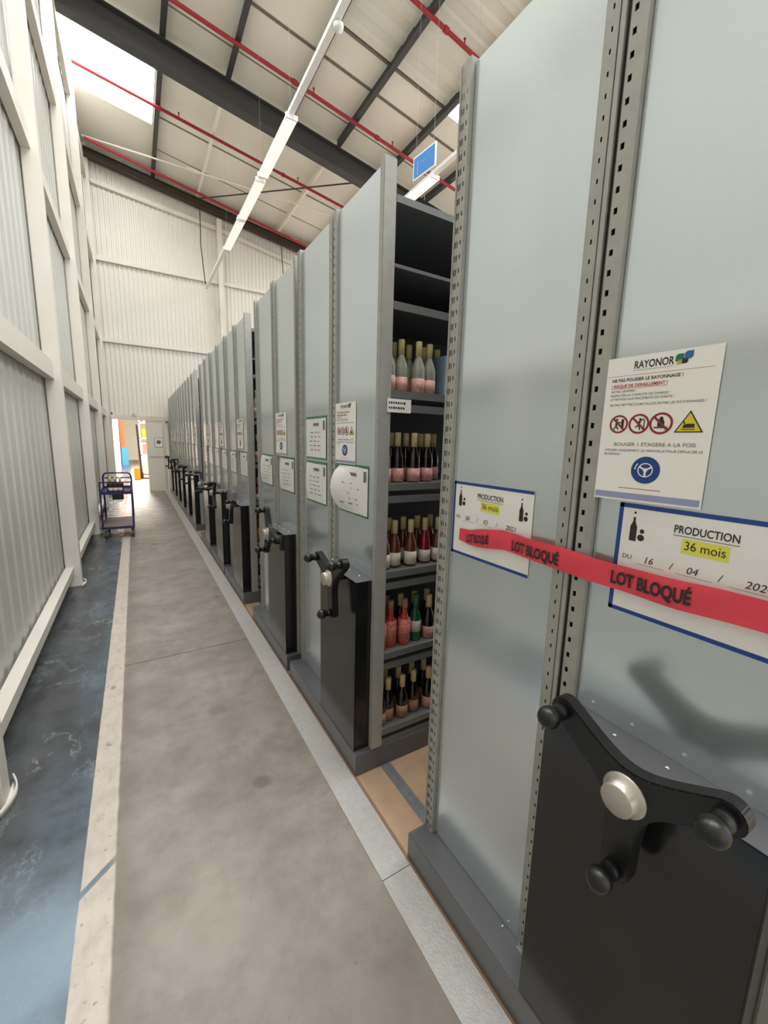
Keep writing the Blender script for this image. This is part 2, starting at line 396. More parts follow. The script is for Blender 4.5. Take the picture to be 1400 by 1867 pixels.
struct(mb.build('ceiling', 'roof', fix=False))
p = ribs(3.0, 6.75, 0.34, 0.03); n = len(p)
rib.add([(2.98, a, zc(2.98) + .16 - d) for a, d in p] + [(5.08, a, zc(5.08) + .16 - d) for a, d in p], [(i, i + 1, n + i + 1, n + i) for i in range(n - 1)])
trim(rib, 'roofrib', fix=False)
for i, r in enumerate(RL):
    mb = MB(); mb.add([(r[0], r[2], zc(r[0]) + .2), (r[1], r[2], zc(r[1]) + .2), (r[1], r[3], zc(r[1]) + .2), (r[0], r[3], zc(r[0]) + .2)], [(0, 3, 2, 1)])
    struct(mb.build('window_or_fill_%d' % (i + 1), 'sky', fix=False))
# seams between the roof panels
for ys_, x0, x1, h, wd in ((7.38, -.6, 9, .012, .05), (10.95, .8, 6, .012, .03), (12.1, .8, 6, .008, .02), (6.76, 2.98, 5.1, .03, .045), (5.85, -.6, 2.95, .008, .02), (4.6, -.6, 2.95, .008, .03), (8.3, .8, 6, .008, .02)):
    mb = MB(); slab(mb, x0, zc(x0) + .16 - h, x1, zc(x1) + .16 - h, ys_ - wd / 2, ys_ + wd / 2, h - .001)
    trim(mb, 'seam')

# ------------------------------------------------------------------ steelwork
def column(x0, x1, y, z1, label, name='steel_column'):
    t = thing(name, label, 'column', ((x0 + x1) / 2, y, 0), 'white wall columns')
    hx = (x1 - x0) / 2
    mb = MB(); mb.box(-hx, hx, -.05, .05, 0, z1); mb.build('post', 'white', t, bevel=.004)
    return t
names = ['white wall column just behind the viewpoint, beside the blue floor paint', 'nearest white wall column at the left edge, over the blue floor paint', 'white wall column between the two visible floor-level wall rails',
         'white wall column standing just behind the blue trolley', 'white wall column between the trolley and the corner column', 'white corner column beside the open doorway']
for y, nm in zip(COLY, names):
    t = column(XS + .003, -.55, y, zc(-.6) + .1, nm)
    if y < 8 and y > 0:
        mb = MB(); n = 14; pts = [(.0625 + .03 * math.sin(math.pi * k / (n - 1)) , -.11 + .22 * k / (n - 1)) for k in range(n)]
        vs = []
        for a, b in pts: vs += [(a, b, 0), (a, b, .035), (a - .006, b, .035), (a - .006, b, 0)]
        mb.add(vs, [(4 * i + j, 4 * i + (j + 1) % 4, 4 * i + 4 + (j + 1) % 4, 4 * i + 4 + j) for i in range(n - 1) for j in range(4)], True)
        mb.add([(a - .004, b, .003) for a, b in pts], [tuple(range(n))])
        mb.build('foot_guard', 'white', t)
t = column(2.29, 2.42, YW - .18, 7.42, 'white column standing in front of the far wall cladding', 'steel_column')
def hbeam(name, label, y0, y1, dep, mat, x0=-.62, x1=9.4, fl=.018):
    mb = MB(); ym = (y0 + y1) / 2
    slab(mb, x0, zc(x0) - .012 - fl, x1, zc(x1) - .012 - fl, y0, y1, fl)
    slab(mb, x0, zc(x0) - dep, x1, zc(x1) - dep, y0, y1, fl)
    slab(mb, x0, zc(x0) - dep + fl, x1, zc(x1) - dep + fl, ym - .012, ym + .012, dep - 2 * fl - .012)
    return tag(mb.build(name, mat), label, 'beam')
hbeam('roof_rafter', 'large dark steel beam crossing under the roof in front of the rooflight', 8.72, 8.93, .40, 'steel')
hbeam('roof_rafter', 'brown steel beam along the top of the far wall', 13.0, 13.16, .21, 'brown')
PUR = [(.8, 'dark'), (1.82, 'mix'), (2.96, 'mix'), (3.95, 'mix'), (5.09, 'dark'), (6.2, 'dark')]
for i, (x, kind) in enumerate(PUR):
    for (y0, y1, far) in ((-4.9, 8.80, 0), (8.85, 13.28, 1)):
        mat = 'cream' if (far and kind == 'mix') else 'steel'
        mb = MB(); z = zc(x)
        wz = .045 if mat == 'steel' else .028
        mb.box(x - wz, x + wz, y0, y1, z, z + .012); mb.box(x - .008, x + .008, y0, y1, z + .012, z + .15)
        where = ['nearest the left wall', 'second from the left wall', 'above the long strip light', 'right of the long strip light', 'leading to the blue hanging sign', 'farthest right over the shelves'][i]
        tag(mb.build('roof_purlin', mat), ('cream' if mat == 'cream' else 'dark') + ' roof purlin ' + where + (', beyond the big beam' if far else ', near side of big beam'), 'beam', 'roof purlins')
def pipe(y, x0, x1, label, heads, drop=.05, fall=0.0):
    t = thing('sprinkler_pipe', label, 'pipe', (x0, y, zc(x0) - drop), 'red sprinkler pipes')
    def q(x): return (x - x0, 0, zc(x) - zc(x0) - fall * (x - x0))
    MB().tube([q(x0), q(x1)], .03, 12).build('pipe', 'red', t)
    for hx in heads:
        a = q(hx); MB().tube([(a[0] - .035, 0, a[2] + .006), (a[0] + .035, 0, a[2] - .006)], .042, 12).build('coupling', 'red', t)
        b = q(hx + .35); mb = MB().tube([(b[0], 0, b[2] + .02), (b[0], 0, b[2] + .10)], .011, 8); mb.lathe([(.02, .10), (.02, .108)], 10, (b[0], 0, b[2])); mb.build('sprinkler_head', 'red', t)
pipe(5.6, 2.6, 7.5, 'red sprinkler pipe highest in view, under the ribbed grey roof', [4.2])
pipe(7.93, -.62, 8, 'long red sprinkler pipe on the near side of the big dark beam', [2.75, 4.4])
pipe(10.36, -.62, 7, 'red sprinkler pipe between the big dark beam and the far wall', [.82, 3.3])
pipe(12.45, -.55, 6.5, 'red sprinkler pipe closest to the far wall', [4.1], .13, .027)
def zr(p): return (p[0], p[1], zc(p[0]) - p[2])
t = thing('tie_rod', 'cream tie rod with a turnbuckle slung under the roof', 'rod')
a, b = Vector(zr((-.60, 12.62, .02))), Vector(zr((5.1, 10.75, .05)))
MB().tube([a, b], .02, 8).build('rod', 'cream', t)
d = (b - a).normalized(); c = a.lerp(b, .385); s = Vector((0, 0, 1)).cross(d).normalized()
mb = MB()
for k in (-1, 1): mb.tube([c - d * .16, c - d * .11 + s * .05 * k, c + d * .11 + s * .05 * k, c + d * .16], .016, 8)
mb.build('turnbuckle', 'cream', t)
tag(MB().tube([zr((1.82, 12.98, .06)), zr((4.9, 9.0, .06))], .016, 8).build('tie_rod', 'steel'), 'dark thin tie rod crossing the cream rod near the far wall', 'rod')
tag(MB().tube([(1.86, 12.95, zc(1.86) - .2), (1.84, 12.93, 6.6), (1.9, 12.93, 5.8), (1.93, 12.93, 5.57)], .012, 6).build('power_cable', 'cable'), 'black cable hanging down the far wall to the strip light', 'cable')
tag(MB().tube([(4.05, 13.0, zc(4.05) - .2), (4.1, 13.0, 6.3), (4.16, 13.0, 5.6)], .012, 6).build('power_cable', 'cable'), 'black cable hanging from the far beam just above the shelves', 'cable')

# ------------------------------------------------------------------ strip lights
def trunking(x, y0, y1, z, diffs, label, wires):
    t = thing('strip_light', label, 'light', (x, 0, z))
    MB().box(-.035, .035, y0, y1, 0, .06).build('trunking', 'lamp', t, bevel=.004)
    for a, b in diffs:
        dd = MB().prism([(-.05, -.004), (.05, -.004), (.075, -.05), (-.075, -.05)], a, b, 'y').build('diffuser', 'diff', t)
        MB().box(-.078, .078, a - .02, a, -.055, 0).build('end_cap', 'lamp', dd); MB().box(-.078, .078, b, b + .02, -.055, 0).build('end_cap', 'lamp', dd)
    for yy in wires: MB().tube([(0, yy, .06), (0, yy, zc(x) - z)], .0009, 5).build('hanger_wire', 'galv', t)
    return t
t = trunking(1.93, 3.0, 12.9, 5.5, [(5.7, 7.05), (7.2, 8.5), (8.6, 9.95)], 'long white strip light hung over the aisle ending at the far wall', [4.3, 5.75, 7.15, 9.9])
MB().lathe([(.0, -.07), (.045, -.06), (.05, -.02), (.03, 0)], 14, (.02, 4.33, 0)).build('sensor', 'lamp', t)
trunking(4.14, 4.2, 9.6, 5.5, [(5.65, 7.0), (7.15, 8.5)], 'white strip light partly hidden behind the grey shelves at right', [4.8, 7.1])
t = thing('hanging_sign', 'blue sign with a white border hung above the shelves', 'sign', (3.05, 4.37, 4.68), None)
t.rotation_euler = (0, 0, math.radians(6))
MB().box(-.006, .006, -.19, .19, -.12, .12).build('sign_border', 'lamp', t)
MB().box(-.009, -.006, -.175, .175, -.105, .105).build('sign_face', 'signpanel', t)
mb = MB(); mb.box(-.0105, -.009, .10, .115, -.09, .05); mb.box(-.0105, -.009, -.02, .05, .01, .02); mb.build('sign_mark', 'carton', t)
for k in (-1, 1): MB().tube([(0, .15 * k, .12), (0, .15 * k, zc(3.05) - 4.68)], .0009, 5).build('hanger_wire', 'galv', t)

# ------------------------------------------------------------------ mobile shelving
L = .935; XF = .762; H1 = 2.515
def perforated(y0, y1, x, z0, z1, cols, pitch, hw, hh):
    """strip in the y/z plane at depth x with real slots"""
    mb = MB(); n = int((z1 - z0) / pitch)
    ysx = [y0]
    for c in cols: ysx += [c - hw / 2, c + hw / 2]
    ysx.append(y1)
    for i in range(0, len(ysx) - 1):
        hole = i % 2 == 1
        if not hole: mb.add([(x, ysx[i], z0), (x, ysx[i + 1], z0), (x, ysx[i + 1], z1), (x, ysx[i], z1)], [(0, 3, 2, 1)])
        else:
            za = z0
            for k in range(n):
                zh = z0 + (k + .5) * pitch - hh / 2
                mb.add([(x, ysx[i], za), (x, ysx[i + 1], za), (x, ysx[i + 1], zh), (x, ysx[i], zh)], [(0, 3, 2, 1)]); za = zh + hh
            mb.add([(x, ysx[i], za), (x, ysx[i + 1], za), (x, ysx[i + 1], z1), (x, ysx[i], z1)], [(0, 3, 2, 1)])
    return mb
def spider():
    pts = []; R = .155; rt = .026
    for k in range(3):
        a = k * 2 * math.pi / 3; c = Vector((R * math.cos(a), R * math.sin(a)))
        for j in range(9):
            th = a - math.pi / 2 + math.pi * j / 8; pts.append((c.x + rt * math.cos(th), c.y + rt * math.sin(th)))
        d = Vector((math.cos(a), math.sin(a))); nrm = Vector((-d.y, d.x)); p0 = c + nrm * rt
        a2 = a + 2 * math.pi / 3; d2 = Vector((math.cos(a2), math.sin(a2))); p3 = d2 * R + Vector((d2.y, -d2.x)) * rt
        p1 = p0 - d * .142; p2 = p3 - d2 * .142
        for j in range(1, 12):
            t = j / 12; q = (1 - t) ** 3 * p0 + 3 * (1 - t) ** 2 * t * p1 + 3 * (1 - t) * t * t * p2 + t ** 3 * p3; pts.append((q.x, q.y))
    return pts
def make_unit():
    u = thing('mobile_shelving_unit', '', 'shelving unit')
    D = 2.42
    base = MB().box(0, D + .05, 0, L, .0, .103).build('base', 'anthracite', u, bevel=.003, seg=2)
    mb = MB()
    for yy in (.14, .18, .55, .90):
        mb.lathe([(.0045, .103), (.0045, .106), (.002, .108)], 8, (.076, yy, 0))
    mb.build('screw', 'zinc', base)
    MB().prism([(.066, .445), (.082, .445), (.082, .475), (.076, .495), (.070, .495)], .103, .107, 'z').build('clip', 'zinc', base)
    for y0, y1 in ((.032, .412), (.502, .890)):
        MB().box(.088, .100, y0, y1, .103, H1).build('end_panel', 'panel', u, bevel=.002)
    # near lip post
    MB().box(.078, .135, 0, .030, .103, H1 + .018).build('corner_post', 'galv', u, bevel=.003)
    # centre pair: near upright with recessed channel, far upright with small slots
    mb = perforated(.414, .446, .076, .103, H1 + .01, [.437], .0375, .0075, .0115)
    m2 = perforated(.446, .456, .088, .103, H1 + .01, [.451], .0375, .004, .016); mb.add(m2.v, m2.f)
    mb.box(.076, .088, .4455, .4465, .103, H1 + .01); mb.box(.074, .080, .4565, .466, .103, H1 + .01); mb.box(.0755, .13, .4125, .414, .103, H1 + .01); mb.box(.076, .13, .465, .4662, .103, H1 + .01)
    mb.build('perforated_upright', 'galv', u, fix=False)
    mb = perforated(.4725, .500, .078, .103, H1 + .01, [.485], .0375, .0035, .0095)
    mb.box(.078, .13, .4715, .4727, .103, H1 + .01); mb.box(.078, .13, .4995, .5007, .103, H1 + .01)
    mb.build('perforated_upright', 'galv', u, fix=False)
    mb = perforated(.892, .910, .074, .103, H1 + .01, [.901], .0375, .004, .012)
    m2 = perforated(.912, .930, .0765, .103, H1 + .01, [.9165, .9245], .0375, .0048, .017); mb.add(m2.v, m2.f)
    mb.box(.074, .0780, .909, .912, .103, H1 + .01); mb.box(.074, .13, .930, .935, .103, H1 + .01); mb.box(.074, .13, .8905, .892, .103, H1 + .01)
    mb.build('perforated_upright', 'galv', u, fix=False)
    MB().box(.112, .13, .413, .934, .104, H1).build('shade_backing', 'dark', u)  # dark sheet added as painted shade inside the open-backed uprights
    for xx in (1.24, D):
        for yy in (.003, .447, .902): MB().box(xx, xx + .04, yy, yy + .03, .103, H1).build('rear_post', 'shelf', u)
    MB().box(.135, D, .462, .468, .103, 2.39).build('divider_panel', 'divider', u)
    for zt in (2.18, 2.046, 1.71, 1.33, .945, .564, .183):
        for k, (y0, y1) in enumerate(((.004, .458), (.472, .930))):
            mb = MB().box(.137, D, y0, y1, zt - .004, zt)
            ye = y0 if k == 0 else y1 - .012
            mb.box(.137, D, ye, ye + .012, zt - (.013 if zt > 2.1 else .030), zt - .004)
            s = mb.build('shelf', 'shelf', u)
            if zt < 1.8:
                ye = y0 + .004 if k == 0 else y1 - .034
                MB().box(.137, D, ye, ye + .03, zt - .083, zt - .052).build('support_beam', 'shelf', s)
    MB().box(.137, D + .04, .002, L - .002, 2.392, 2.418).build('top_cover', 'shelf', u)
    cov = MB().box(.004, .0875, .030, .430, .1035, .910).build('crank_cover', 'cover', u, bevel=.003)
    MB().box(.003, .0875, .029, .431, .9095, .9115).build('lit_top', 'anthracite', cov)  # lighter top sheet: overhead light on the cover put into its colour
    mb = MB()
    for yy in (.10, .20, .30, .39): mb.lathe([(.005, .9115), (.005, .9135), (.002, .9155)], 8, (.055, yy, 0))
    mb.build('screw', 'zinc', cov)
    cr = MB().prism(spider(), -.066, -.036, 'x').build('crank', 'plastic', u, bevel=.0025)
    # stem and bosses belong to the crank body
    mb = MB().tube([(.065, 0, 0), (0, 0, 0)], .017, 16)
    mb.build('shaft', 'plastic', cr, loc=(-.062, 0, 0))
    MB().lathe([(.026, -.094), (.028, -.092), (.0285, -.071), (.037, -.070), (.038, -.065)], 28, (0, 0, 0), 'x').build('hub_cap', 'chrome', cr)
    for k in range(3):
        a = k * 2 * math.pi / 3; c = (0, .155 * math.cos(a), .155 * math.sin(a))
        prof = [(.017, -.064), (.016, -.078), (.013, -.088)] + [(.021 * math.sin(q), -.105 - .021 * math.cos(q) * -1) for q in []]
        for j in range(1, 10):
            q = math.pi * (.22 + .78 * j / 9); prof.append((max(.0005, .0215 * math.sin(q)), -.107 + .0215 * math.cos(q)))
        MB().lathe(prof, 20, c, 'x').build('knob', 'plastic', cr)
    return u
U = [.105, 1.457, 2.45, 3.72, 4.70, 5.68, 7.19, 8.16, 9.13, 10.10, 11.07, 12.04]
PH = [31, 23, 65, 40, 10, 75, 55, 25, 80, 15, 50, 35]
UL = ['nearest grey mobile shelving unit with red tape across its end panels',
      'second grey mobile shelving unit, its open side showing bottle rows in the gap',
      'third grey mobile shelving unit, close behind the one with green pouches',
      'fourth grey mobile shelving unit, just beyond the narrow dark gap',
      'fifth grey mobile shelving unit from the camera, in the middle of a closed run',
      'sixth grey mobile shelving unit from the camera, last before the second dark gap',
      'seventh grey mobile shelving unit, first of the far closed run',
      'eighth grey mobile shelving unit from the camera in the far run',
      'ninth grey mobile shelving unit from the camera in the far run',
      'tenth grey mobile shelving unit, third from the far wall',
      'eleventh grey mobile shelving unit, next to last before the far wall',
      'farthest grey mobile shelving unit, by the cream door in the far wall']
proto = make_unit(); units = []
for i, n0 in enumerate(U):
    u = proto if i == 0 else copy_tree(proto)
    u.location = (XF, n0, 0); u['label'] = UL[i]; u['group'] = 'mobile shelving units along the aisle'
    for ch in u.children:
        if ch.name.startswith('crank') and not ch.name.startswith('crank_cover'):
            ch.location = (0, .211 if i == 0 else .160, .903); ch.rotation_euler = (math.radians(PH[i]), 0, 0)
    units.append(u)
WHICH = ['nearest', 'second', 'third', 'fourth', 'fifth', 'sixth', 'seventh', 'eighth', 'ninth', 'tenth', 'eleventh', 'farthest']
XP = XF + .088 - .0012                         # face of the end panels

# floor rails
for x0, nm in ((.893, 'steel floor rail nearest the aisle, showing in the gap'), (2.6, 'steel floor rail deep between the shelving units')):
    mb = MB(); mb.box(x0, x0 + .016, .0, 13.2, 0, .002); mb.box(x0 + .034, x0 + .05, .0, 13.2, 0, .002); mb.box(x0 + .016, x0 + .034, 0, 13.2, 0, .0008)
    tag(mb.build('floor_rail', 'railsteel'), nm, 'rail')

# ------------------------------------------------------------------ safety notice
def safety():
    W, Hh = .198, .289
    s = MB().box(-W / 2, W / 2, -Hh / 2, Hh / 2, 0, .0008).build('safety_notice', 'paper')
    top = Hh / 2
    KY = [(0, 0), (.021, .0115), (.024, .0145), (.032, .0185), (.036, .0225), (.0455, .0285), (.060, .037), (.071, .0455), (.083, .057), (.0965, .0674), (.1045, .0755), (.1125, .083), (.1245, .0945), (.157, .133), (.188, .174), (.2035, .186), (.2115, .194), (.242, .224), (.2698, .262), (.28, .28)]
    def T(v):
        for (a, c), (d, e) in zip(KY[:-1], KY[1:]):
            if a <= v <= d: return top - (c + (e - c) * (v - a) / (d - a))
        return top - v
    text('RAYONOR', .020, -.012, T(.032), 'ink', s, width=.070, bold=.0004)
    MB().quad(-.048, .022, T(.0455), T(.0445), .0012).build('rule', 'inkgrey', s)
    for mat, cx, cy, r in (('logogreen', .032, T(.024), .0066), ('logoblue', .0465, T(.021), .0070), ('logoyellow', .0325, T(.036), .0042), ('ink', .041, T(.0345), .0050)):
        MB().poly([(cx - r, cy - r), (cx + r * .5, cy - r), (cx + r, cy - r * .5), (cx + r, cy + r), (cx - r * .5, cy + r), (cx - r, cy + r * .5)], .0012).build('logo_mark', mat, s)
    MB().quad(-W / 2 + .002, W / 2 - .01, T(.060), T(.059), .0012).build('rule', 'inkred', s)
    x0 = -.087
    def ln(b, y, size, mat, width, **k):
        o = text(b, size, x0, y, mat, s, align='LEFT', width=width, **k); return o
    ln('NE PAS POUSSER LE RAYONNAGE !', T(.071), .0088, 'ink', .128, bold=.0002)
    ln('! RISQUE DE DERAILLEMENT !', T(.083), .0088, 'inkred', .104, bold=.0002)
    MB().quad(x0, x0 + .104, T(.0895), T(.0885), .0012).build('rule', 'inkred', s)
    ln('NE PAS GRIMPER !', T(.0965), .0064, 'ink', .049); ln('RESPECTER LA CAPACITE DE CHARGE !', T(.1045), .0064, 'ink', .110)
    ln('ATTENTION AUX PINCEMENTS DE DOIGTS !', T(.1125), .0064, 'ink', .118); ln("NE PAS METTRE D'OBSTACLES ENTRE LES RAYONNAGES !", T(.1245), .0064, 'ink', .170)
    cy = T(.157); R = .0185
    for k, cx in enumerate((-.064, -.025, .015)):
        q = R * (1 + .06 * k)
        MB().ring(cx, cy, q * .80, q, .0012).build('prohibition_ring', 'signred', s)
        mb = MB()
        if k == 0:
            mb.disc(cx - .004, cy + .009, .0024, .0013, 12); mb.line((cx - .004, cy + .006), (cx - .005, cy - .003), .004, .0013); mb.line((cx - .005, cy - .003), (cx - .009, cy - .011), .0024, .0013); mb.line((cx - .005, cy - .003), (cx, cy - .011), .0024, .0013); mb.line((cx - .004, cy + .004), (cx + .005, cy + .003), .0022, .0013); mb.quad(cx + .005, cx + .010, cy - .010, cy + .010, .0013)
        elif k == 1:
            mb.disc(cx + .002, cy + .009, .0024, .0013, 12); mb.line((cx + .002, cy + .006), (cx, cy - .002), .004, .0013); mb.line((cx, cy - .002), (cx - .006, cy - .007), .0024, .0013); mb.line((cx, cy - .002), (cx + .003, cy - .012), .0024, .0013); mb.line((cx + .002, cy + .005), (cx + .009, cy + .010), .0022, .0013); mb.quad(cx + .009, cx + .011, cy - .011, cy + .008, .0013)
        else:
            mb.quad(cx - .006, cx + .006, cy - .006, cy + .004, .0013); mb.quad(cx - .0045, cx + .0045, cy + .004, cy + .008, .0013); mb.disc(cx, cy + .0095, .0034, .0013, 12); mb.quad(cx - .012, cx + .012, cy - .009, cy - .0065, .0013)
        mb.build('pictogram', 'ink', s)
        MB().line((cx - q * .62, cy + q * .62), (cx + q * .62, cy - q * .62), q * .2, .0016).build('prohibition_bar', 'signred', s)
    cx = .062; tri = [(cx - .0235, cy - .0175), (cx + .0235, cy - .0175), (cx, cy + .0225)]
    MB().poly(tri, .0012).build('warning_border', 'ink', s)
    g = (cx, cy - .0042); MB().poly([(g[0] + .84 * (a - g[0]), g[1] + .84 * (b - g[1])) for a, b in tri], .0014).build('warning_triangle', 'yellow', s)
    mb = MB(); mb.poly([(cx - .010, cy - .009), (cx + .009, cy - .009), (cx + .009, cy - .002), (cx - .002, cy - .0015), (cx - .009, cy - .004)], .0017); mb.line((cx - .006, cy - .004), (cx - .009, cy + .003), .002, .0017); mb.quad(cx - .012, cx + .010, cy - .0125, cy - .011, .0017); mb.build('pictogram', 'ink', s)
    text('BOUGER 1 ETAGERE A LA FOIS', .0098, .004, T(.188), 'inkgrey', s, width=.146, bold=.0001)
    ln('UTILISER UNIQUEMENT LA MANIVELLE POUR DEPLACER LE', T(.2035), .0064, 'ink', .176); ln('RAYONNAGE !', T(.2115), .0064, 'ink', .034)
    cx, cy = -.002, T(.242); MB().disc(cx, cy, .0268, .0012, 36).build('mandatory_disc', 'signblue', s)
    mb = MB(); mb.ring(cx, cy, .0122, .0142, .0016, 28); mb.disc(cx, cy, .004, .0016, 14)
    for a in (30, 150, 270): mb.line((cx, cy), (cx + .0128 * math.cos(math.radians(a)), cy + .0128 * math.sin(math.radians(a))), .0042 if a == 270 else .0032, .0016)
    for a0 in (140, 160): mb.line((cx + .0195 * math.cos(math.radians(a0)), cy + .0195 * math.sin(math.radians(a0))), (cx + .0195 * math.cos(math.radians(a0 + 18)), cy + .0195 * math.sin(math.radians(a0 + 18))), .002, .0016)
    mb.build('steering_wheel', 'paper', s)
    MB().quad(-.05, .03, T(.2705), T(.2698), .0012).build('rule', 'inkred', s)
    MB().quad(-W / 2 + .002, W / 2 - .003, -Hh / 2 + .004, -Hh / 2 + .0165, .0012).build('footer_band', 'lilac', s)
    return s
sp = safety()
for i, n0 in enumerate(U):
    s = sp if i == 0 else copy_tree(sp)
    s.matrix_world = Matrix.Translation((XF + .0800, n0 + .3185 - (0 if i == 0 else .008), 1.537)) @ Matrix.Rotation(math.radians(3.4), 4, 'Z') @ FACE @ Matrix.Diagonal((.968, .968, 1, 1))
    tag(s, 'white safety notice with red prohibition rings on the %s shelving unit' % WHICH[i], 'sign', 'safety notices on the shelving ends')

# ------------------------------------------------------------------ dated sheets
def bottle_icon(s, x, y, k=1.0):
    mb = MB(); mb.quad(x - .006 * k, x + .006 * k, y - .022 * k, y + .004 * k, .0014); mb.poly([(x - .006 * k, y + .004 * k), (x + .006 * k, y + .004 * k), (x + .002 * k, y + .014 * k), (x - .002 * k, y + .014 * k)], .0014); mb.quad(x - .002 * k, x + .002 * k, y + .014 * k, y + .022 * k, .0014)
    mb.disc(x, y + .030 * k, .0022 * k, .0014, 10); mb.disc(x + .014 * k, y - .014 * k, .006 * k, .0014, 14); mb.disc(x + .015 * k, y - .002 * k, .004 * k, .0014, 12); mb.build('bottle_drawing', 'ink', s)
def production(W, Hh, day, month, year, right_frame):
    s = MB().box(-W / 2, W / 2, -Hh / 2, Hh / 2, 0, .0010).build('dated_sheet', 'pouch')
    mb = MB(); f = .0085
    mb.quad(-W / 2, W / 2, Hh / 2 - f, Hh / 2, .0013); mb.quad(-W / 2, W / 2, -Hh / 2, -Hh / 2 + f, .0013); mb.quad(-W / 2, -W / 2 + f, -Hh / 2, Hh / 2, .0013)
    if right_frame: mb.quad(W / 2 - f, W / 2, -Hh / 2, Hh / 2, .0013)
    mb.build('coloured_border', 'blueframe', s)
    text('PRODUCTION', .0200, .002, Hh / 2 - .036, 'ink', s, z=.0016, width=.098, bold=.0003)
    MB().quad(-.048, .052, Hh / 2 - .0475, Hh / 2 - .0465, .0016).build('underline', 'ink', s)
    MB().quad(-.032, .040, Hh / 2 - .078, Hh / 2 - .051, .0014).build('highlight', 'hilite', s)
    text('36 mois', .0230, .004, Hh / 2 - .064, 'ink', s, z=.0018, width=.062)
    bottle_icon(s, -W / 2 + .032, Hh / 2 - .050, 1.1); bottle_icon(s, W / 2 - .036, Hh / 2 - .058, 1.1)
    yb = Hh / 2 - .108
    text('DU', .013, -W / 2 + .026, yb, 'ink', s, z=.0016)
    for tx, x in ((day, -.085), ('/', -.045), (month, -.010), ('/', .032), (year, .085)):
        text(tx, .0185, x, yb, 'ink', s, z=.0016, shear=.2)
    mb = MB()
    for a, b in ((-.105, -.055), (-.035, .022), (.045, .125)): mb.quad(a, b, yb - .0105, yb - .0098, .0016)
    mb.build('writing_rule', 'inkgrey', s)
    return s
s = production(.303, .226, '16', '04', '2024', True)
on_panel(s, XP - .0006, .468 - .1515, 1.279); tag(s, 'blue-bordered production sheet dated 2024 beneath the large safety notice', 'sheet', 'dated production sheets')
s = production(.303, .226, '06', '02', '2021', False)
on_panel(s, XP - .0006, .985 - .1515, 1.276); tag(s, 'blue-bordered production sheet behind the start of the red tape', 'sheet', 'dated production sheets')
def pouch(W, Hh, curl, mat='greenframe', seed=0):
    rnd = random.Random(seed); mb = MB(); nx = 10; vs = []
    for j in range(9):
        for i in range(nx + 1):
            t = i / nx; v = j / 8; lift = curl * (1 - t) ** 2 * math.sin(math.pi * min(1, max(0, v))) ** .7
            vs.append((-W / 2 + W * t - lift * .35, -Hh / 2 + Hh * v, .0012 + lift))
    mb.add(vs, [(j * (nx + 1) + i, j * (nx + 1) + i + 1, (j + 1) * (nx + 1) + i + 1, (j + 1) * (nx + 1) + i) for j in range(8) for i in range(nx)], True)
    s = mb.build('document_pouch', 'pouch', fix=False)
    m2 = MB(); m2.quad(-W / 2, W / 2 + .003, Hh / 2 - .004, Hh / 2 + .008, .0014 ); m2.quad(-W / 2, W / 2 + .003, -Hh / 2 - .006, -Hh / 2 + .003, .0014); m2.quad(W / 2 - .001, W / 2 + .003, -Hh / 2, Hh / 2, .0014); m2.build('coloured_border', mat, s)
    m3 = MB(); cz = .0022 + curl * .25
    MB().quad(W * .36, W * .45, Hh * .2, Hh * .42, .0022).build('bottle_drawing', 'inkgrey', s)
    MB().quad(-W * .12, W * .16, Hh * .30, Hh * .37, cz * .6 + .001).build('heading', 'inkgrey', s)
    for k in range(5):
        yy = Hh * (.14 - .11 * k); xx = -W * .36 + rnd.random() * W * .1
        for q in range(3):
            ww = W * (.07 + .1 * rnd.random()); m3.quad(xx, xx + ww, yy - .0022, yy + .0022, .0024 + curl * max(0, .36 - xx / W) ** 2 * .95); xx += ww + W * .07
    m3.build('writing', 'inkgrey', s)
    return s
def put_pouch(i, y, z, W, Hh, label, curl=0.0, sd=0):
    s = pouch(W, Hh, curl, seed=sd); on_panel(s, XP - .0004, U[i] + y, z); tag(s, label, 'pouch', 'document pouches on the shelving ends'); return s
put_pouch(1, .235, 1.282, .285, .215, 'bulging green-edged pouch under the notice on the second shelving unit', .045, 1)
put_pouch(1, .695, 1.515, .285, .215, 'upper of two green-edged pouches on the second shelving unit', 0, 2)
put_pouch(1, .690, 1.272, .285, .215, 'lower of two green-edged pouches on the second shelving unit', .006, 3)
put_pouch(2, .215, 1.275, .285, .215, 'green-edged pouch under the notice on the third shelving unit', .006, 4)
put_pouch(2, .70, 1.275, .285, .215, 'green-edged pouch on the far panel of the third shelving unit', .012, 5)
for i in range(3, 12):
    put_pouch(i, .215, 1.27, .285, .215, 'green-edged pouch under the notice on the %s shelving unit' % WHICH[i], 0, 10 + i)
    if i not in (7, 9): put_pouch(i, .70, 1.27, .285, .215, 'green-edged pouch on the far panel of the %s shelving unit' % WHICH[i], 0, 30 + i)

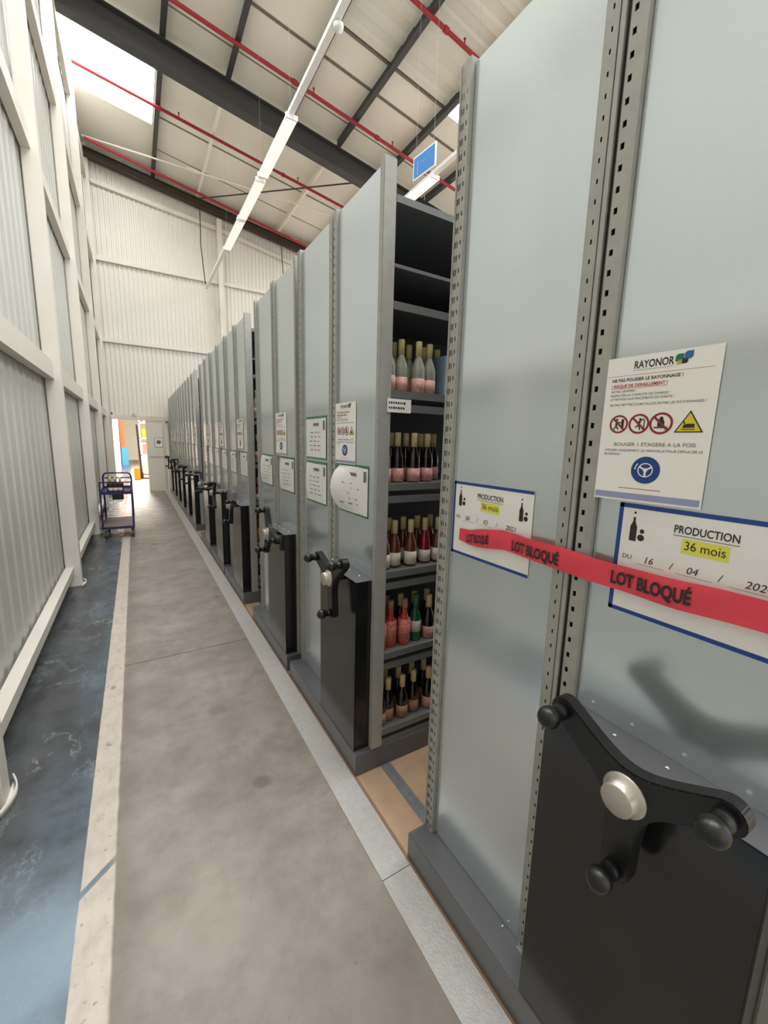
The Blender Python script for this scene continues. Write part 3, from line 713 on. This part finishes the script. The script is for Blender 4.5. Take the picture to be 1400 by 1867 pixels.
# ------------------------------------------------------------------ red tape
XT = XF + .064
tp = [(.945, 1.228), (.90, 1.226), (.76, 1.249), (.62, 1.246), (.46, 1.241), (.33, 1.2415), (.215, 1.2475), (.12, 1.248), (.02, 1.25)]
t = thing('barrier_tape', 'red tape printed in black, stretched across the nearest shelving unit', 'tape', (XT, .5, 1.245))
def tz(y):
    for (a, za), (b, zb) in zip(tp[:-1], tp[1:]):
        if b <= y <= a: return za + (zb - za) * (a - y) / (a - b)
    return tp[-1][1]
def tx(y): return .0155 * max(0, min(1, (y - .62) / .3)) - .002 * math.sin(y * 40)
mb = MB(); vs = []; n = 60
for k in range(n + 1):
    y = .945 - .925 * k / n; z = tz(y); hw = .0265 + .001 * math.sin(y * 25)
    if y > .86: hw *= .72 + .28 * (.945 - y) / .085
    for q, wob in ((-1, 0), (-.33, .0015 * math.sin(30 * y)), (.33, -.0015 * math.sin(26 * y)), (1, .001)):
        vs.append((tx(y) + wob, y - .5, z + q * hw - 1.245))
mb.add(vs, [(4 * k + j, 4 * k + j + 1, 4 * k + 5 + j, 4 * k + 4 + j) for k in range(n) for j in range(3)], True)
mb.build('tape_band', 'tape', t, fix=False)
for yc, zo, wd, sz, tilt in ((.862, -.004, .098, .033, .10), (.655, -.006, .145, .036, -.02), (.385, -.002, .145, .036, -.005), (.13, -.002, .145, .036, 0)):
    me = text_mesh('LOT BLOQUÉ', sz, bold=.0013)
    xs_ = [v.co.x for v in me.vertices]; sc_ = wd / (max(xs_) - min(xs_))
    for v in me.vertices:
        yy = yc - v.co.x * sc_; v.co = Vector((tx(yy) - .0032, yy - .5, tz(yy) + zo + v.co.y + tilt * 0 - 1.245))
    me.materials.append(M['ink']); o = bpy.data.objects.new('lettering', me); COL.objects.link(o); o.parent = t

# ------------------------------------------------------------------ bottles
def bottle(name, glass, label_mat, h=.215, r=.0295, lab=(.012, .085), cap=.06, capmat='cap'):
    e = thing(name, '', 'bottle')
    z = lambda k: h * k
    MB().lathe([(r * .85, .0), (r, .004), (r, z(.44)), (r * .93, z(.52)), (r * .66, z(.62)), (r * .44, z(.70)), (r * .42, h - cap)], 18).build('glass_body', glass, e)
    MB().lathe([(r * .46, h - cap), (r * .47, h - .004), (r * .43, h)], 14).build('foil_cap', capmat, e)
    MB().lathe([(r * 1.012, lab[0]), (r * 1.012, lab[1])], 18).build('paper_label', label_mat, e)
    return e
P = {'clear': bottle('syrup_bottle', 'clear', 'lab_pink', lab=(.006, .062)),
     'dark': bottle('wine_bottle', 'darkglass', 'lab_rosy', lab=(.004, .062)),
     'amber': bottle('wine_bottle', 'amber', 'lab_white', lab=(.012, .07)),
     'rose': bottle('wine_bottle', 'rose', 'lab_white', lab=(.012, .065)),
     'orange': bottle('syrup_bottle', 'orange', 'lab_red', h=.22, lab=(.02, .125), cap=.045, capmat='lab_brown'),
     'green': bottle('wine_bottle', 'greenglass', 'lab_white', h=.225, lab=(.045, .10), capmat='greenframe'),
     'brown': bottle('wine_bottle', 'darkglass', 'lab_brown', lab=(.006, .065))}
used = set()
DESC = {'clear': 'pale clear bottle', 'dark': 'dark bottle with pink label', 'amber': 'amber bottle with white label', 'rose': 'red wine-coloured bottle', 'orange': 'red-orange bottle', 'green': 'green bottle', 'brown': 'dark bottle with brownish label'}
def put(kind, x, y, z, label, group):
    src = P[kind]
    if kind in used: o = copy_tree(src)
    else: o = src; used.add(kind)
    o.location = (x, y, z); o.rotation_euler = (0, 0, random.random() * 6.28); tag(o, label, 'bottle', group)
ROWS = [(1.71, 'top bottle shelf', ['clear'] * 4, [.913, .982, 1.062, 1.128]), (1.33, 'second bottle shelf', ['dark'] * 4, [.905, .978, 1.056, 1.136]),
        (.945, 'third bottle shelf', ['amber', 'amber', 'amber', 'rose', 'amber'], [.912, .976, 1.055, 1.144, 1.212]), (.564, 'fourth bottle shelf', ['orange', 'orange', 'orange', 'green', 'dark'], [.905, .967, 1.036, 1.107, 1.178]),
        (.183, 'lowest bottle shelf', ['brown'] * 4 + ['dark'], [.915, .965, 1.038, 1.112, 1.195])]
for z, nm, kinds, xs_ in ROWS:
    for k, (kd, x) in enumerate(zip(kinds, xs_)):
        put(kd, x, 1.457 + .055 + .012 * (k % 2), z, '%s, %s from left, front row, %s' % (DESC[kd], ORD[k], nm), 'bottles in the open gap')
    back = [.983, 1.062, 1.143, 1.218]
    for k, x in enumerate(back):
        kd = kinds[min(k, len(kinds) - 1)]
        if z < .6 and z > .5: kd = 'dark' if k > 0 else 'orange'
        put(kd, x, 1.457 + .130, z, '%s, %s from left, back row, %s' % (DESC[kd], ORD[k], nm), 'bottles in the open gap')
for (z, nm) in ((1.71, 'top'), (1.33, 'second'), (.945, 'third'), (.564, 'fourth'), (.183, 'lowest')):
    for k in range(3):
        kd = {'top': 'clear', 'second': 'dark', 'third': 'rose', 'fourth': 'orange', 'lowest': 'dark'}[nm]
        put(kd, XF + .175 + .07 * k, 3.72 + .07, z, '%s, %s from the aisle, %s shelf of the narrow gap' % (DESC[kd], ORD[k], nm), 'bottles in the narrow gap')
tag(MB().box(1.195, 1.34, 1.50, 1.70, 1.7105, 1.885).build('carton', 'carton', bevel=.003), 'pale blue carton beside the clear bottles on the top bottle shelf', 'box')
c = MB().box(.878, .992, 1.4535, 1.4555, 1.622, 1.676).build('shelf_label', 'paper'); tag(c, 'white printed shelf label under the top bottle shelf', 'label')
mb = MB(); rnd = random.Random(3)
for zz in (1.660, 1.640):
    x = .884
    while x < .955: wd = .004 + rnd.random() * .006; mb.box(x, x + wd, 1.4527, 1.4535, zz - .004, zz + .004); x += wd + .004
mb.build('printing', 'ink', c)

# ------------------------------------------------------------------ trolley
t = thing('trolley', 'blue two-tier trolley by the left wall, loaded with bottles', 'trolley', (-.29, 7.11, 0))
def hoop(y, nm):
    pts = [(-.192, y, .15), (-.192, y, .83)]
    for k in range(1, 6): a = math.pi / 2 * k / 6; pts.append((-.192 + .055 * (1 - math.cos(a)), y, .83 + .08 * math.sin(a)))
    pts += [(-.137, y, .91), (.137, y, .91)]
    for k in range(1, 6): a = math.pi / 2 * k / 6; pts.append((.137 + .055 * math.sin(a), y, .91 - .08 * (1 - math.cos(a))))
    pts += [(.192, y, .83), (.192, y, .15)]
    mb = MB().tube(pts, .0125, 10); mb.tube([(-.19, y, .832), (.19, y, .832)], .010, 8); mb.build('frame', 'cartblue', t)
mb = MB().tube([(-.192, 0, .15), (-.192, 0, .832), (.192, 0, .832), (.192, 0, .15)], .0125, 10); mb.build('frame', 'cartblue', t)
hoop(.80, 'far')
mb = MB().box(-.195, .195, -.01, .81, .665, .672); mb.box(-.197, .197, -.014, -.004, .655, .70); mb.box(-.197, .197, .804, .814, .655, .70); mb.box(-.199, -.192, -.01, .81, .655, .70); mb.box(.192, .199, -.01, .81, .655, .70); mb.build('upper_tray', 'cartblue', t)
dk = MB().box(-.195, .195, -.01, .81, .158, .176).build('deck', 'deckbrown', t)
mb = MB(); mb.box(-.20, .20, -.018, -.01, .145, .182); mb.box(-.20, .20, .81, .818, .145, .182); mb.box(-.203, -.195, -.018, .818, .145, .182); mb.box(.195, .203, -.018, .818, .145, .182); mb.build('deck_edge', 'cartblue', dk)
for x in (-.165, .175):
    for y in (.05, .75):
        c = MB().lathe([(.03, -.016), (.055, -.016), (.06, -.010), (.06, .010), (.055, .016), (.03, .016)], 18, (x, y, .06), 'x').build('caster_wheel', 'tyre', t)
        mb = MB(); mb.box(x - .026, x - .020, y - .02, y + .02, .05, .15); mb.box(x + .020, x + .026, y - .02, y + .02, .05, .15); mb.box(x - .026, x + .026, y - .025, y + .025, .138, .146); mb.build('caster_fork', 'zinc', c)
bx = MB().box(-.05, .09, .02, .16, .575, .654).build('drawer_bin', 'plastic', t)
MB().box(-.035, .075, .017, .02, .545, .574).build('card', 'lamp', bx)
cr = thing('bottle_crate', 'small dark crate of bottles on the trolley tray', 'crate', (-.295, 7.20, .6725))
mb = MB().box(-.10, .10, -.06, .12, 0, .006)
for a in (-1, 1): mb.box(a * .10 - .003, a * .10 + .003, -.06, .12, .0, .13)
for yy in (-.06, .12): mb.box(-.10, .10, yy - .003, yy + .003, .0, .035); mb.box(-.10, .10, yy - .003, yy + .003, .105, .13)
mb.build('crate_body', 'crate', cr)
for j in range(2):
    for k in range(3):
        kd = 'amber' if (j + k) % 2 else 'dark'
        put('amber', -.295 + (k - 1) * .062, 7.20 + .0 + j * .066 - .02, .6787 + .0, 'gold-capped bottle in the trolley crate, %s from left, %s row' % (ORD[k], ['front', 'back'][j]), 'bottles in the trolley crate')

# ------------------------------------------------------------------ doorway and the room beyond
t = thing('sliding_door_track', 'white door track box over the open doorway', 'door track', (.155, 13.12, 1.93))
MB().box(-.66, .68, -.05, .05, 0, .12).build('track_box', 'white', t, bevel=.005)
MB().box(-.655, -.62, -.055, .05, .125, .165).build('stop_bracket', 'cable', t)
e = tag(MB().box(-.03, .07, 13.045, 13.065, 2.04, 2.115).build('exit_sign', 'exitgreen'), 'small pale green exit sign on the white door track', 'sign')
mb = MB(); mb.box(.0, .03, 13.043, 13.045, 2.07, 2.085); mb.box(-.015, -.006, 13.043, 13.045, 2.055, 2.10); mb.build('pictogram', 'greenframe', e)
d = MB().box(.26, .66, 13.10, 13.135, 0.0, 1.925).build('door_1', 'door', bevel=.003); struct(d)
MB().box(.30, .66, 13.085, 13.10, .945, .985).build('door_rail', 'white', d); MB().box(.655, .735, 13.06, 13.13, 0, 1.93).build('door_post', 'white', d)
po = MB().box(.452, .655, 13.093, 13.0985, 1.21, 1.475).build('door_notice', 'inkgrey'); tag(po, 'small framed notice on the cream door', 'sign')
MB().box(.462, .645, 13.0905, 13.093, 1.22, 1.465).build('notice_paper', 'paper', po)
mb = MB(); mb.lathe([(.055, 13.0895), (.055, 13.0905)], 20, (.553, 0, 1.36), 'y'); mb.build('notice_mark', 'inkgrey', po)
trim(MB().box(.74, .815, 13.15, 13.3, 0, 1.93), 'door')
rm = MB(); rm.add([(-3, 31, 0), (6, 31, 0), (6, 31, 5), (-3, 31, 5)], [(0, 1, 2, 3)]); rm.add([(6, 13.4, 0), (6, 31, 0), (6, 31, 5), (6, 13.4, 5)], [(3, 2, 1, 0)]); rm.add([(-3, 13.4, 0), (-3, 31, 0), (-3, 31, 5), (-3, 13.4, 5)], [(0, 1, 2, 3)])
struct(rm.build('wall_back', 'sheetF', fix=False))
struct(MB().add([(-3, 13.4, 5), (6, 13.4, 5), (6, 31, 5), (-3, 31, 5)], [(0, 3, 2, 1)]).build('ceiling_back', 'roof', fix=False))
t = thing('ceiling_lamp', 'bright ceiling lamp in the room beyond the doorway', 'light', (.5, 19.5, 4.7))
MB().box(-.8, .8, -2.5, 2.5, .03, .12).build('housing', 'lamp', t); MB().box(-.75, .75, -2.45, 2.45, 0, .03).build('diffuser', 'hall', t)
t = thing('pallet_rack_post', 'orange rack post with a blue foot guard beyond the doorway', 'rack', (-.52, 25.3, 0))
MB().box(-.13, .03, 0, .12, .9, 4.2).build('post', 'orangepaint', t); MB().box(-.33, -.13, .0, .12, 0, 4.2).build('dark_side', 'crate', t); MB().box(-.12, .15, -.06, .1, 0, .9).build('foot_guard', 'guardblue', t)
tag(MB().box(.1, .5, 25.6, 26.4, 0, 1.15).build('wrapped_pallet', 'wrap'), 'pale wrapped goods beside the blue foot guard', 'goods')
tag(MB().box(-1.2, -.62, 21.9, 22.8, .0, 2.3).build('wrapped_pallet', 'wrap'), 'pale goods left of the orange rack post', 'goods')
t = thing('barrier', 'yellow floor guard in the room beyond the doorway', 'barrier', (.0, 16.75, 0)); MB().box(-.1, .08, 0, .1, 0, .40).build('panel', 'yellowpaint', t); MB().box(-.1, .08, -.03, .13, 0, .03).build('foot', 'yellowpaint', t)
t = thing('display_stand', 'dark upright stand on a flat base beyond the doorway', 'stand', (.12, 17.2, 0))
MB().prism([(-.035, .04), (.045, .04), (-.02, 1.9), (-.075, 1.9)], -.03, .03, 'y').build('post', 'purple', t); MB().box(-.14, .22, -.2, .2, 0, .04).build('base', 'purple', t); MB().box(-.04, .06, -.04, .04, .04, .24).build('collar', 'purple', t)
t = thing('goods_rack', 'white rack of pale and pink goods seen through the doorway', 'rack', (.45, 19.2, 0))
for z in (.03, .75, 1.4, 2.0): MB().box(-.3, 1.4, -.3, .3, z, z + .05).build('shelf', 'wrap', t)
for x in (-.3, 1.36): MB().box(x, x + .04, -.3, -.26, 0, 2.6).build('post', 'lamp', t)
for k, (x, z, wd, h, mt) in enumerate(((-.22, .80, .3, .4, 'wraprose'), (.15, .80, .3, .5, 'wrap'), (-.2, 1.45, .25, .35, 'yellowpaint'), (.12, 1.45, .35, .4, 'orangepaint'), (-.22, .08, .3, .4, 'wrap'), (-.15, 2.05, .4, .3, 'wraprose'), (.4, 2.05, .3, .4, 'red'))):
    tag(MB().box(.45 + x, .45 + x + wd, 18.95, 19.35, z, z + h).build('goods_box', mt), '%s goods box on the %s of the white rack' % ({'wraprose': 'pink', 'wrap': 'white', 'yellowpaint': 'yellow', 'orangepaint': 'orange', 'red': 'red'}[mt], {.80: 'second shelf', 1.45: 'third shelf', .08: 'bottom shelf', 2.05: 'top shelf'}[z]), 'box')
bpy.context.view_layer.update()
